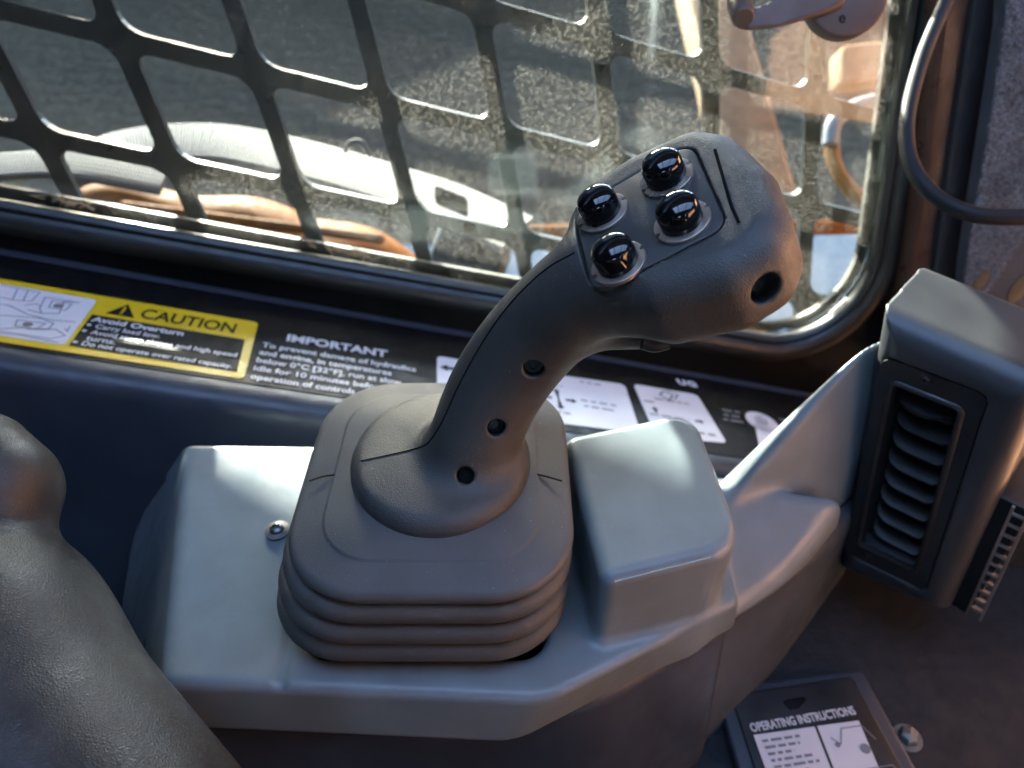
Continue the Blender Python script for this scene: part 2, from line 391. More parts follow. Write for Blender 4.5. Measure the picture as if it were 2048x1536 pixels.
def stroke(pts, w):
    vs = []; fs = []
    for a, b in zip(pts[:-1], pts[1:]):
        a = np.array(a, float); b = np.array(b, float); t = nrm(b-a); n = np.array([-t[1], t[0]])*w/2; k = len(vs)
        vs += [tuple(a+n-t*w*.3), tuple(a-n-t*w*.3), tuple(b-n+t*w*.3), tuple(b+n+t*w*.3)]; fs.append([k, k+1, k+2, k+3])
    return vs, fs
def scribble(x0, x1, y, h):
    """a line of print too small to read: word-length dashes"""
    vs = []; fs = []; x = x0
    while x < x1:
        w = min(h*random.uniform(.8, 2.6), x1-x); k = len(vs); vs += [(x, y+h*.2), (x+w, y+h*.2), (x+w, y+h*.75), (x, y+h*.75)]; fs.append([k, k+1, k+2, k+3]); x += w+h*.55
    return vs, fs
def shape(pts): return list(pts), [list(range(len(pts)))]
def rect(x0, y0, x1, y1): return [(x0, y0), (x1, y0), (x1, y1), (x0, y1)]
def circ(x, y, r, n=28): return [(x+r*math.cos(2*math.pi*k/n), y+r*math.sin(2*math.pi*k/n)) for k in range(n)]
Xv, Yv, Zv = np.array([1., 0, 0]), np.array([0, 1., 0]), np.array([0, 0, 1.])

# ================================================================== setting
tag(mesh('ground', [(-30, -30, -1.1), (30, -30, -1.1), (30, 40, -1.1), (-30, 40, -1.1)], [[0, 1, 2, 3]], M['asphalt']), kind='structure')
tag(mesh('cab_floor', [(-.9, -1.0, -.16), (.55, -1.0, -.16), (.55, .2, -.16), (-.9, .2, -.16), (-.9, -1.0, -.2), (.55, -1.0, -.2), (.55, .2, -.2), (-.9, .2, -.2)],
         [[0, 1, 2, 3], [4, 5, 6, 7], [0, 1, 5, 4], [1, 2, 6, 5], [2, 3, 7, 6], [3, 0, 4, 7]], M['floor']), kind='structure')
# window wall: a painted sheet with the window cut out of it
WIN = round_poly([(-.45, .0245), (.4560, .0415), (.262, .50), (-.45, .50)], [.03, .062, .05, .03], 14)
wf = (W0, WA*KW, WU*KW, WN*KW)
def holed_sheet(name, inner, outer, fr, w0, w1, mat):
    o, U, V, Wd = fr; bm = bmesh.new(); loops = []
    for w in (w0, w1):
        for pts in (inner, outer): loops.append([bm.verts.new(o+U*a+V*b+Wd*w) for a, b in pts])
    def edges(vs): return [bm.edges.new((vs[i-1], vs[i])) for i in range(len(vs))]
    E = [edges(v) for v in loops]
    bmesh.ops.triangle_fill(bm, edges=E[0]+E[1], use_beauty=True); bmesh.ops.triangle_fill(bm, edges=E[2]+E[3], use_beauty=True)
    for a, b in ((0, 2), (1, 3)):
        A, B = loops[a], loops[b]; n = len(A)
        for i in range(n): bm.faces.new((A[i-1], A[i], B[i], B[i-1]))
    bmesh.ops.recalc_face_normals(bm, faces=bm.faces)
    me = bpy.data.meshes.new(name); bm.to_mesh(me); bm.free(); return link(name, me, mat)
tag(holed_sheet('cab_wall', WIN, [(-1.1, -.25), (.75, -.25), (.75, .62), (-1.1, .62)], wf, -.012, 0, M['paint']), kind='structure')
# ledge and inner side panel below the window
lf = (LO, WA*KW, -WN*KW, WU*KW)
ledge_poly = [(-.9, -.018), (.52, -.018), (.52, .106), (-.9, .106)]
def s_ledge(x, y, z):
    return s_planes(x, y, z, [(LO, WU), (LO+WN*.024, nrm(WN+.10*WU)), (LO-WU*.2, -WU), (LO-WN*.135, -WN), (LO-WA*.40, -WA), (LO+WA*.54, WA)], .012)
tag(sdf_mesh('side_panel', s_ledge, (-.60, -.02, -.38), (.56, .34, .16), .0045, M['lower']), kind='structure')
# cab roof with a barred roof window, out of the frame above
RB = .66
rf = (np.array([0, 0, RB]), Xv, Yv, Zv)
tag(holed_sheet('cab_roof', rect(-.30, -.30, .54, .15), [(-.95, -1.25), (.75, -1.25), (.75, .19), (-.95, .19)], rf, 0, .03, M['roof']), kind='structure')
for k in range(5):
    boxm('roof_bar', (.12, -.245+.085*k, RB+.015), (Xv, Yv, Zv), (.44, .004, .004), M['roof'], bpy.data.objects['cab_roof'])
for k in range(3):
    boxm('roof_bar', (-.14+.26*k, -.075, RB+.028), (Xv, Yv, Zv), (.007, .24, .007), M['roof'], bpy.data.objects['cab_roof'])
tag(holed_sheet('cab_rear_wall', rect(-.25, .36, .05, .46), [(-.95, -.2), (.75, -.2), (.75, .66), (-.95, .66)], (np.array([0, -1.25, 0.]), Xv, Zv, -Yv), 0, .03, M['roof']), kind='structure')
tag(holed_sheet('cab_front_wall', rect(-.70, .0, -.08, .34), [(-1.25, -.2), (.17, -.2), (.17, .66), (-1.25, .66)], (np.array([.77, 0, 0.]), Yv, Zv, Xv), 0, .03, M['roof']), kind='structure')
tag(boxm('warm_reflector', (1.7, -.5, .0), (Xv, Yv, Zv), (.1, 1.8, 1.1), M['bounce']), kind='structure')  # unseen coloured wall, added to bounce warm light into the cab
tag(boxm('cab_left_wall', (-.96, -.48, .23), (Xv, Yv, Zv), (.015, .76, .43), M['roof']), kind='structure')
TLT = nrm([1, 0, .29])
tag(boxm('sun_blocker', np.array([-.42, .95, .318])+.07*TLT+.42*np.cross(TLT, Yv), (TLT, Yv, np.cross(TLT, Yv)), (1.0, .006, .42), M['roof']), kind='structure')  # unseen sheet, added to shade the joystick from the upper sun
tag(boxm('horizon_blocker', (0, 7.2, .2), (Xv, Yv, Zv), (14, .2, 1.35), M['floor']), kind='structure')  # unseen dark block, added to cut the bright glow at the horizon
tag(boxm('shed_roof', (0, 6.0, 5.7), (Xv, Yv, Zv), (12, 5.3, .1), M['roof']), kind='structure')  # unseen roof, put in to dim the ground outside the window

# ================================================================== window pane, gasket, guard
win = thing('window', 'dusty side window pane in a black rubber gasket', 'window', wall(0, .03))
prism('pane', inset(WIN, .001), (W0-WN*.012, WA*KW, WU*KW, WN), 0, .004, .0003, M['glass'], win, None)
gk = [(-.003, -.004), (-.004, .001), (-.003, .004), (-.001, .0055), (.002, .0045), (.004, .0075), (.010, .009), (.016, .007), (.018, .001), (.018, -.002), (.001, -.004)]
sweep_ring('gasket', WIN, wf, gk, M['gasket'], win)
sweep_ring('outer_seal', WIN, wf, [(.001, -.019), (-.0065, -.019), (-.0065, -.0145), (.001, -.0145)], M['seal'], win)
straw = []
for k in range(46):
    sx = rng.choice([-.14, -.12, .03, .05, .06])+rng.normal(0, .012); p = wall(sx, .0245+.0170/.906*(sx+.45)+.0070+abs(rng.normal(0, .0012)), -.006+rng.normal(0, .001)); d = nrm(WA*rng.normal(1, .6)+WU*rng.normal(0, .5)+WN*rng.normal(0, .4)); l = rng.uniform(.002, .006)
    straw.append((p-d*l, p+d*l))
vs = []; fs = []
for a, b in straw:
    n_ = nrm(np.cross(b-a, WN))*.0004; m_ = WN*.0004; k = len(vs)
    for c in (a, b): vs += [c-n_, c+m_, c+n_]
    fs += [[k, k+1, k+4, k+3], [k+1, k+2, k+5, k+4], [k+2, k, k+3, k+5], [k, k+2, k+1], [k+3, k+4, k+5]]
tag(mesh('straw_debris', vs, fs, M['straw']), 'scattered straw crumbs caught along the lower window seal', 'debris', kind='stuff')
# guard: punched plate with slanted rounded openings
GO = onp(205, 51, W0-WN*.045*KW, WN)
_d = float((GO-CAM)@CF); GA = np.array([.1774, .0131, -.049])*_d; GB = np.array([.0305, -.0186, -.1754])*_d
GA -= (GA@WN)*WN; GB -= (GB@WN)*WN
ga, gb = (float(GA@WA)/KW, float(GA@WU)/KW), (float(GB@WA)/KW, float(GB@WU)/KW)
go = to_wall(205, 51, -.045); 
def gpt(c, r): return (go[0]+c*ga[0]+r*gb[0], go[1]+c*ga[1]+r*gb[1])
gv = []; gf = []; T = .006
hole0 = round_poly([(.0, .0), (-.85, .0), (-.85, -.85), (.0, -.85)], .13, 4)     # in lattice steps, lower right corner at 0,0
n = len(hole0)
def cellring(c, r):
    outer = []
    x0, x1, y0, y1 = -.925, .075, -.925, .075
    cx, cy = (x0+x1)/2, (y0+y1)/2
    for (a, b) in hole0:
        dx, dy = a+.425, b+.425; k = min((.5/abs(dx)) if dx else 9, (.5/abs(dy)) if dy else 9); outer.append((cx+dx*k, cy+dy*k))
    return outer
ring0 = cellring(0, 0)
wm = []
for r in range(-4, 4):
    for c in range(-4, 11):
        b = len(gv)
        for off in (0, -T):
            for pts in (hole0, ring0):
                for (a, q) in pts:
                    s, u = gpt(c+a, r+q); gv.append(wall(s, u, -.045+off))
        for i in range(n):
            j = (i+1) % n
            gf.append([b+i, b+j, b+n+j, b+n+i]); gf.append([b+2*n+i, b+2*n+j, b+3*n+j, b+3*n+i]); gf.append([b+i, b+j, b+2*n+j, b+2*n+i])
me = bpy.data.meshes.new('window_guard'); me.from_pydata([tuple(v) for v in gv], [], gf)
bm = bmesh.new(); bm.from_mesh(me); bmesh.ops.remove_doubles(bm, verts=bm.verts, dist=1e-5); bmesh.ops.recalc_face_normals(bm, faces=bm.faces); bm.to_mesh(me); bm.free(); me.update()
tag(link('window_guard', me, M['guard']), 'dark steel guard plate punched with slanted rounded openings outside the window', 'guard')

# ================================================================== outside the window
slab = [onz(x, y, -1.09) for x, y in ((520, 478), (900, 492), (1300, 470), (1900, 444), (2300, 700), (2300, 1500), (300, 1500))]
tag(mesh('concrete_apron', slab+[p-Zv*.05 for p in slab], [list(range(7)), list(range(7, 14))]+[[i, (i+1) % 7, 7+(i+1) % 7, 7+i] for i in range(7)], M['concrete']), kind='structure')

def ribbon(name, path, wid, half_w, half_t, mat, parent=None):
    """flat woven band: rounded section carried along a path, with lengthwise and crosswise coordinates"""
    sec = round_poly([(-half_w, -half_t), (half_w, -half_t), (half_w, half_t), (-half_w, half_t)], half_t*.8, 4); k = len(sec); n = len(path); vs = []
    for i in range(n):
        t = nrm(path[min(i+1, n-1)]-path[max(i-1, 0)]); w = wid[i]; w = nrm(w-(w@t)*t); q = np.cross(t, w)
        for a, b in sec: vs.append(path[i]+w*a+q*b)
    fs = [[i*k+j, i*k+(j+1) % k, (i+1)*k+(j+1) % k, (i+1)*k+j] for i in range(n-1) for j in range(k)]+[list(range(k)), [(n-1)*k+j for j in range(k)]]
    o = mesh(name, vs, fs, mat, parent, 50); me = o.data; uv = me.uv_layers.new(name='UVMap')
    ln = [0]
    for i in range(1, n): ln.append(ln[-1]+float(np.linalg.norm(path[i]-path[i-1])))
    for lp in me.loops: uv.data[lp.index].uv = (ln[lp.vertex_index//k]*8, sec[lp.vertex_index % k][0]*8)
    return o
st = thing('lifting_strap', 'white ribbed webbing strap looped outside behind the guard', 'strap', dep(430, 300, .70))
c1 = spline([dep(130, 350, .66), dep(240, 300, .68), dep(420, 285, .70), (dep(600, 318, .70)), dep(790, 372, .69), dep(900, 408, .68), dep(1035, 470, .66)], 60)
ribbon('band', c1, [np.array([0, .93, .18]) for _ in c1], .029, .0035, M['strap'], st)
c2 = spline([dep(-120, 345, .62), dep(0, 334, .63), dep(140, 330, .64), dep(330, 362, .655)], 30)
ribbon('band', c2, [np.array([0, .93, .18]) for _ in c2], .019, .003, M['strap'], st)
bk = dep(903, 402, .655)
boxm('buckle', bk, (nrm(dep(950, 425, .655)-dep(870, 392, .655)), nrm(-CD), nrm(CF)), (.016, .008, .008), M['black'], st, .003)
tube('cord_loop', spline([dep(690, 303, .69), dep(700, 285, .685), dep(722, 284, .68), dep(742, 312, .68)], 16), .0022, M['strap'], st)

lb = thing('loader_body', 'mustard orange painted machine panel low outside the window', 'machine panel', dep(400, 480, .95))
def s_fender(x, y, z):
    pts = [dep(-500, 590, .92), dep(0, 560, .94), dep(260, 520, .95), dep(500, 548, .96), dep(700, 600, .97), dep(860, 690, .98)]
    d = None
    for a, b in zip(pts[:-1], pts[1:]):
        v = s_cone(x, y, z, a, b, .092, .092); d = v if d is None else smin(d, v, .03)
    a = dep(430, 500, .87); return smax(d, s_planes(x, y, z, [(a, nrm(-CF*.75-CD*.2))], .004)*.9, .012)
sdf_mesh('panel', s_fender, (-1.0, .25, -.75), (.12, .85, .02), .008, M['orange'], lb)
sdf_mesh('rib', lambda x, y, z: s_cone(x, y, z, dep(250, 412, .855), dep(760, 478, .875), .006, .006), (-.5, .3, -.3), (.1, .75, .2), .003, M['orange'], lb)
rl = thing('machine_rail', 'thin orange rail crossing behind the joystick head outside', 'rail', dep(1400, 458, 1.05))
tube('rail_bar', [dep(1030, 466, 1.05), dep(1400, 459, 1.05), dep(1850, 452, 1.05)], .011, M['orange'], rl, 12)
bb = thing('black_housing', 'black housing with a glinting top outside under the strap end', 'housing', dep(930, 530, .8))
boxm('shell', dep(940, 520, .82), (nrm(CX+.35*CD), nrm(CF), nrm(-CD+.35*CX)), (.042, .03, .028), M['black'], bb, .009)
boxm('cap', dep(990, 488, .80), (nrm(CX+.4*CD), nrm(CF), nrm(-CD+.4*CX)), (.020, .02, .006), M['hose'], bb, .003)
a, b = dep(1405, -40, 1.25), dep(1520, 420, 1.02); ax = nrm(b-a); sx = nrm(CX-(CX@ax)*ax); 
tag(boxm('tan_post', (a+b)/2, (sx, ax, np.cross(sx, ax)), (.045, np.linalg.norm(b-a)/2, .03), M['tan'], None, .008), 'tan painted steel post leaning outside, right of the joystick head', 'post')
tag(boxm('tan_reflection', dep(1770, 132, 1.3), (nrm(CX-.1*CD), nrm(-CD), nrm(CF)), (.09, .035, .03), M['tan'], None, .01), 'tan block added for a reflection on the glass near the upper right window corner', 'reflection')  # solid tan block stands in for a reflection on the pane
tag(tube('pale_hose', spline([dep(1820, 195, .9), dep(1730, 208, .9), dep(1672, 240, .9), dep(1660, 290, .9)], 24), .010, M['hose'], None, 12), 'pale grey hose curving outside the right window edge', 'hose')
tag(tube('orange_hose', spline([dep(1662, 285, .91), dep(1672, 335, .91), dep(1712, 388, .91), dep(1790, 425, .91)], 24), .009, M['ohose'], None, 12), 'orange hose bending below the pale hose outside', 'hose')

# ================================================================== console
con = thing('armrest_console', 'grey moulded plastic side console around the joystick boot', 'console', (0, .01, -.06))
BC = np.array([-.0005, .0100, 0.])                                     # boot centre
BOXP = round_poly([(.057, .042), (.0675, -.0405), (.1285, -.0235), (.1225, .061)], [.006, .005, .020, .012], 6)
VT0 = np.array([.2109, .0709, .0723]); VW0 = nrm([.725, -.687, .05])
def s_console(x, y, z):
    tl, fl = (-.1415, .05, 0), (-.1135, -.05, 0)
    deck = s_planes(x, y, z, [((0, 0, 0), (0, 0, 1)), (tl, (-.81, -.225, .54)),
        ((-.10, -.0585, 0), (-.045, -1, .10)), ((0, .079, 0), (.02, 1, .25)), ((.135, 0, 0), (1, 0, .2)), ((.0839, -.0415, -.034), (.45, -.88, -.12)), ((0, 0, -.034), (0, 0, -1)), ((-.20, 0.0, -.03), (-1, -.25, .1))], .0045)
    side = s_planes(x, y, z, [((0, 0, -.012), (0, 0, 1)), (tl, (-.81, -.225, .54)), ((-.10, -.054, 0), (-.045, -1, .10)), ((0, .074, 0), (.02, 1, .25)), ((-.105, 0, 0), (1, 0, 0)), ((0, 0, -.095), (0, 0, -1))], .0045)
    deck = np.minimum(deck, side)
    box = s_extr(x, y, z, (0, 0, 0), (Xv, Yv, Zv), BOXP, -.036, .045, .0055)
    ext = s_planes(x, y, z, [((.16, .018, -.020), (.18, -.55, .80)), ((.1282, -.0165, -.034), (.54, -.84, .05)), (VT0+VW0*.010, VW0), ((0, .050, 0), (0, 1, .2)), ((.118, 0, 0), (-1, 0, 0)), ((0, 0, -.040), (0, 0, -1))], .008)
    rib = s_planes(x, y, z, [((.143, .052, .000), nrm([-.74, -.10, .67])), ((.143, .040, 0), nrm([.38, -.91, .16])), ((.143, .056, 0), nrm([-.42, .91, .05])), (VT0+VW0*.006, VW0), ((0, 0, .084), (0, 0, 1)), ((0, 0, -.04), (0, 0, -1))], .006)
    d = smin(deck, box, .006); d = smin(d, ext, .005); d = smin(d, rib, .005)
    pk = s_box(x, y, z, (BC[0]-.005, BC[1]-.003, -.01), (Xv, Yv, Zv), (.0525, .0540, .030), .012)
    d = smax(d, -pk, .0025)
    crease = s_box(x, y, z, (-.0655, -.02, .0), (nrm([1, .06, 0]), nrm([-.06, 1, 0]), Zv), (.0016, .045, .0014), .001)
    return smax(d, -crease, .002)
sdf_mesh('body', s_console, (-.21, -.085, -.102), (.262, .112, .10), .0015, M['console'], con)
def s_apron(x, y, z):
    return s_planes(x, y, z, [((-.1, -.045, -.030), (0, 0, 1)), ((-.1, -.054, -.03), (.0, -1, .18)), ((.0839, -.0425, -.03), (.48, -.84, .18)), ((.14, .04, 0), (1, 0, 0)), ((-.15, 0, 0), (-1, -.2, 0)), ((0, .07, 0), (0, 1, 0)), ((0, 0, -.155), (0, 0, -1))], .009)
sdf_mesh('lower_body', s_apron, (-.19, -.1, -.165), (.16, .09, -.02), .003, M['lower'], con)
tube('parting_line', [(.072, -.0402, .0448), (.10, -.0322, .0448), (.112, -.0285, .0446)], .0005, M['console'], con, 8)
def s_skirt(x, y, z):
    return s_planes(x, y, z, [((.16, .0, -.039), (0, 0, 1)), ((.16, .013, -.038), (.50, -.80, .22)), (VT0+VW0*.012, VW0), ((.09, 0, 0), (-1, 0, 0)), ((0, .095, 0), (0, 1, 0)), ((0, 0, -.155), (0, 0, -1))], .008)
sdf_mesh('skirt', s_skirt, (.08, -.08, -.165), (.32, .11, -.03), .003, M['skirt'], con)
# black liner in the boot opening
boxm('liner', (BC[0]-.005, BC[1]-.003, -.033), (Xv, Yv, Zv), (.051, .055, .003), M['black'], con, .001)
sc0 = onz(555, 1062, .0006)
def screw(name, c, nrml, r, parent):
    w = nrm(nrml); u = nrm(np.cross(w, [.3, 1, .2])); v = np.cross(w, u)
    o = lathe(name, [(r*1.75, 0), (r*1.75, r*.25), (r*1.2, r*.35), (r, r*.4), (r*.98, r*.75), (r*.7, r*1.0), (r*.5, r*1.05), (r*.45, r*.7), (r*.02, r*.7)], (np.asarray(c), u, v, w), M['steel'], parent, 28, 35)
    return o
screw('screw', sc0, (0, 0, 1), .0034, con)

# ================================================================== joystick
joy = thing('joystick', 'black control joystick with four domed buttons rising from a ribbed rubber boot', 'joystick', (BC[0], BC[1], .012))
# -- boot
def rrect(hx, hy, r, cx, cy, seg=18):
    return [(a+cx, b+cy) for a, b in round_poly([(-hx, -hy), (hx, -hy), (hx, hy), (-hx, hy)], r, seg)]
HX, HY, HR = .0577, .0625, .034
def ringmesh(name, rings, mat, parent, cx=0, cy=0, dx=0, dy=0, cap=True):
    vs = []; n = None
    for d, z in rings:
        o = rrect(HX+dx-d, HY+dy-d, max(HR-d*.8, .006), BC[0]+cx, BC[1]+cy); n = len(o)
        # sides of the boot bow outwards a little
        vs += [np.array([a, b, z]) for a, b in o]
    k = len(rings); fs = [[r*n+i, r*n+(i+1) % n, (r+1)*n+(i+1) % n, (r+1)*n+i] for r in range(k-1) for i in range(n)]
    if cap: fs += [list(range(n)), [(k-1)*n+i for i in range(n)]]
    return mesh(name, vs, fs, mat, parent, 60)
def arc(r0, z0, rr, zz, a0, a1, n=7): return [(r0-rr*math.cos(a0+(a1-a0)*k/n), z0+zz*math.sin(a0+(a1-a0)*k/n)) for k in range(n+1)]
boot = ringmesh('boot', [(.050, .0585), (.030, .0578), (.0150, .0566), (.0142, .0563), (.0138, .0558), (.0132, .0556), (.0035, .0537)]+arc(.0030, .0500, .0030, .0034, rad(75), rad(-80))+[(.006, .0462), (.008, .045)], M['rubber'], joy, cap=True)
for k, (zc, dx, cx, dy) in enumerate([(.0395, .0020, -.0022, .0012), (.0265, .0040, -.0044, .0020), (.0130, .0054, -.0064, .0020)]):
    ringmesh('fold', [(.010, zc+.0058), (.0056, zc+.0057), (.0040, zc+.0054)]+arc(.0040, zc, .0040, .0055, rad(80), rad(-80))+[(.006, zc-.0057), (.010, zc-.0058)], M['rubber'], boot, cx, 0, dx, dy)
ringmesh('skirt', [(.006, .0085), (.009, .006), (.011, .001), (.013, -.012), (.02, -.02)], M['black'], boot, -.004, 0, -.002, -.002)
# -- grip
PN = nrm([-.46, -.177, .872]); PC = dep(1300, 445, .238)
PU = (onp(1385, 292, PC, PN)+onp(1452, 455, PC, PN)-onp(1150, 425, PC, PN)-onp(1190, 583, PC, PN))/2; PU = nrm(PU-(PU@PN)*PN); PV = np.cross(PN, PU)
def uvp(x, y, h=0):
    q = onp(x, y, PC+PN*h, PN)-PC; return (float(q@PU), float(q@PV))
plate_pts = [uvp(1148, 424), uvp(1382, 286), uvp(1456, 455), uvp(1188, 592)]
FL = np.array([.0012, .0125, .0555])                                     # middle of the flange
hp = [np.array(q) for q in ((.0130, .0125, .058), (.0155, .0135, .068), (.0238, .0205, .088), (.0345, .0235, .107), (.0470, .0205, .127), (.0600, .0130, .146), (.0745, .0060, .157))]
hr = [.0200, .0188, .0190, .0190, .0184, .0178, .0165]
hs = spline([np.append(p, r) for p, r in zip(hp, hr)], 18)
HO = [uvp(1132, 452, -.006), uvp(1160, 392, -.006), uvp(1262, 322, -.006), uvp(1400, 270, -.008), uvp(1480, 300, -.012), uvp(1565, 395, -.016), uvp(1608, 520, -.022), uvp(1590, 600, -.026), uvp(1500, 662, -.027), uvp(1345, 696, -.027), uvp(1225, 668, -.026), uvp(1150, 600, -.020)]
print('HO', [tuple(round(float(c), 4) for c in q) for q in HO], [tuple(round(float(c), 4) for c in uvp(*q)) for q in ((1148, 424), (1382, 286), (1456, 455), (1188, 592))])
HO = round_poly(HO, .012, 3)
holes = [((1067, 738), .0040), ((993, 856), .0037), ((930, 951), .0036)]
def s_handle(x, y, z):
    d = None
    for a, b in zip(hs[:-1], hs[1:]):
        v = s_cone(x, y, z, a[:3], b[:3], a[3], b[3]); d = v if d is None else smin(d, v, .002)
    rr = np.sqrt(((x-FL[0])/1.0)**2+((y-FL[1])/1.07)**2)
    zt = .0672-.0036*(rr/.0385)**2
    a_ = rr-.0385+.0055; b_ = z-zt+.0055; fl = np.sqrt(np.maximum(a_, 0)**2+np.maximum(b_, 0)**2)+np.minimum(np.maximum(a_, b_), 0)-.0055
    fl = np.maximum(fl, .0545-z)
    return smin(d, fl, .0085)
def s_head(x, y, z):
    return s_extr(x, y, z, PC, (PU, PV, PN), HO, -.033, .0006, .0115)
def s_grip0(x, y, z):
    d = s_head(x, y, z)
    d = smin(d, s_handle(x, y, z), .007)
    tg = s_cone(x, y, z, hp[4]+np.array([.004, 0, 0]), dep(1292, 660, .272), .0125, .0072); d = smin(d, tg, .006)
    return d
def graze(px):
    """first point of the grip along the line of sight through px, with its outward normal"""
    r = ray(*px); t = .15; r = r/np.linalg.norm(r)
    for _ in range(200):
        p = CAM+r*t; d = float(s_grip0(*[np.array([q]) for q in p])[0]); t += d*.6
        if d < 2e-5: break
    e = 4e-4; g = np.array([float(s_grip0(*[np.array([q]) for q in p+e*k])[0]-s_grip0(*[np.array([q]) for q in p-e*k])[0]) for k in (Xv, Yv, Zv)])
    return p, nrm(g)
hole_pts = [(*graze(px), r) for px, r in holes]+[(*graze((1533, 577)), .0050)]
plate_rec = round_poly(plate_pts, .0062, 8)
def s_grip(x, y, z):
    d = s_grip0(x, y, z)
    rec = s_extr(x, y, z, PC, (PU, PV, PN), inset(plate_rec, -.0006), -.0014, .02, .0002); d = np.maximum(d, -rec)
    for p, n_, r in hole_pts:
        n2 = nrm(n_*.55-CF*.5-CD*.1); d = smax(d, -s_cone(x, y, z, p-n2*.007, p+n2*.01, r, r), .0008)
    return d
sdf_mesh('grip', s_grip, (-.045, -.05, .052), (.15, .085, .192), .00085, M['grip'], joy)
for p, n_, r in hole_pts[:3]:
    n2 = nrm(n_*.55-CF*.5-CD*.1); u = nrm(np.cross(n2, Xv)); v = np.cross(n2, u)
    lathe('hole_screw', [(r*.9, 0), (r*.85, .0006), (r*.45, .0008), (r*.40, .0002), (r*.02, .0002)], (p-n2*.0068, u, v, n2), M['black'], joy, 20)
pf = (PC, PU, PV, PN)
plate = prism('button_plate', inset(plate_rec, .0001), pf, -.0012, .0007, .0005, M['plate'], joy)
def button(px, i):
    q = uvp(*px); o = PC+PU*q[0]+PV*q[1]+PN*.0007
    out = []
    for k in range(120):
        t = 2*math.pi*k/120; dt = min(abs((t-.10+math.pi) % (2*math.pi)-math.pi), abs((t-.10-math.pi+math.pi) % (2*math.pi)-math.pi))
        r = .0092 if dt > .085 else .0079; out.append((r*math.cos(t), r*math.sin(t)))
    col = prism('collar', out, (o, PU, PV, PN), 0, .0013, .0003, M['collar'], joy)
    prof = [(.0069, .0010), (.0069, .0020), (.0069, .0066), (.0067, .0073)]+[(.0067*math.cos(a), .0073+.0033*math.sin(a)) for a in [rad(x) for x in range(12, 90, 9)]]+[(.0001, .0106)]
    lathe('button', prof, (o, PU, PV, PN), M['button'], joy, 56, 50)
for i, px in enumerate([(1208, 432), (1336, 362), (1240, 532), (1367, 450)]): button(px, i)
# seam lines of the grip shells
def seam(pxs, r=.00033, n=40, lift=.0, parent=joy, name='seam'):
    pts = [];
    P2 = spline([np.array([a, b, 0.]) for a, b in pxs], n)
    for q in P2: pts.append(graze((q[0], q[1]))[0])
    return tube(name, pts, r, M['seam'], parent, 6)
seam([(1150, 505), (1090, 540), (1020, 608), (962, 690), (918, 770), (886, 840), (864, 876), (846, 892), (800, 905), (722, 922)])
def line_z(pxs, z, r, parent, name='seam', mat=None, n=16):
    return tube(name, [onz(a[0], a[1], z) for a in spline([np.array([p[0], p[1], 0.]) for p in pxs], n)], r, mat or M['seam'], parent, 6)
line_z([(618, 962), (650, 952), (690, 948), (716, 945)], .0562, .00036, boot)
line_z([(1058, 947), (1085, 951), (1124, 962)], .0562, .00036, boot)
seam([(1430, 300), (1440, 335), (1452, 375), (1463, 412), (1478, 446)], .00055, 24, name='slot')
# trigger lever under the head
tube('trigger', spline([dep(1285, 684, .264), dep(1310, 690, .264), dep(1335, 684, .264)], 8), .0028, M['black'], joy, 10)

# ================================================================== air vent tower
ven = thing('air_vent', 'grey air vent housing with stacked black louvres right of the console', 'air vent', (.225, .02, -.05))
VT = np.array([.2109, .0709, .0723]); VW = nrm([.725, -.687, .05]); VH = np.array([.16, -.06, -1.]); VH = nrm(VH-(VH@VW)*VW); VN = np.cross(VW, VH); VN = VN*np.sign(-VN[1])
def vp(a, b, c=0): return VT+VW*a+VH*b+VN*c
vf = (VT, VW, -VH, VN)
def vuv(x, y, off=0):
    q = onp(x, y, VT+VN*off, VN)-VT; return float(q@VW), float(q@VH)
body_pts = [(-.007, .020), (.066, .012), (.0735, -.156), (.012, -.168)]
lou = [(.0093, .0151), (.0391, .0153), (.0505, .1300), (.0207, .1330)]
lou_pts = [(a, -b) for a, b in lou]
bez_pts = round_poly([(0, -.001), (.0480, -.001), (.0600, -.1440), (.0128, -.1470)], .006, 6)
def s_vent(x, y, z):
    d = s_extr(x, y, z, VT, (VW, -VH, VN), body_pts, -.060, .001, .0125)
    d = smax(d, -s_extr(x, y, z, VT, (VW, -VH, VN), bez_pts, -.0012, .02, .0005), .0008)
    d = np.maximum(d, -s_extr(x, y, z, VT, (VW, -VH, VN), lou_pts, -.026, .02, .001))
    return d
sdf_mesh('housing', s_vent, (.14, -.06, -.12), (.36, .16, .13), .0012, M['vent'], ven)
# bezel with the louvre opening cut out
def sheet_child(name, inner, outer, fr, w0, w1, mat, parent):
    o = holed_sheet(name, inner, outer, fr, w0, w1, mat); o.parent = parent; o.location = -parent.location; return o
lou_r = round_poly(lou_pts, .002, 4)
sheet_child('bezel', lou_r, inset(bez_pts, .0006), vf, -.0014, .0004, M['bezel'], ven)
sweep_ring('opening_rim', inset(lou_r, -.0018), vf, [(-.0018, -.004), (-.0018, .0010), (-.0006, .0018), (.0008, .0012), (.0012, .0003)], M['bezel'], ven)
prism('duct_back', inset(lou_r, -.001), vf, -.0262, -.025, .0002, M['black'], ven)
L0 = np.array(lou); 
for k in range(8):
    t = (k+.7)/8.4
    a0 = L0[0]+(L0[3]-L0[0])*t; a1 = L0[1]+(L0[2]-L0[1])*t
    hw = (a1[0]-a0[0])/2-.0012; mid = (a0+a1)/2
    ax_w = VW; ax_d = nrm(VN*.93+VH*.36)
    o_ = vp(mid[0], mid[1], -.016)
    pts = round_poly([(-hw, -.008), (hw, -.008), (hw, .0125), (-hw, .0125)], [.001, .001, .003, .010], 8)
    prism('louvre', pts, (o_, ax_w, ax_d, nrm(np.cross(ax_w, ax_d))), -.0009, .0009, .0005, M['bezel'], ven)
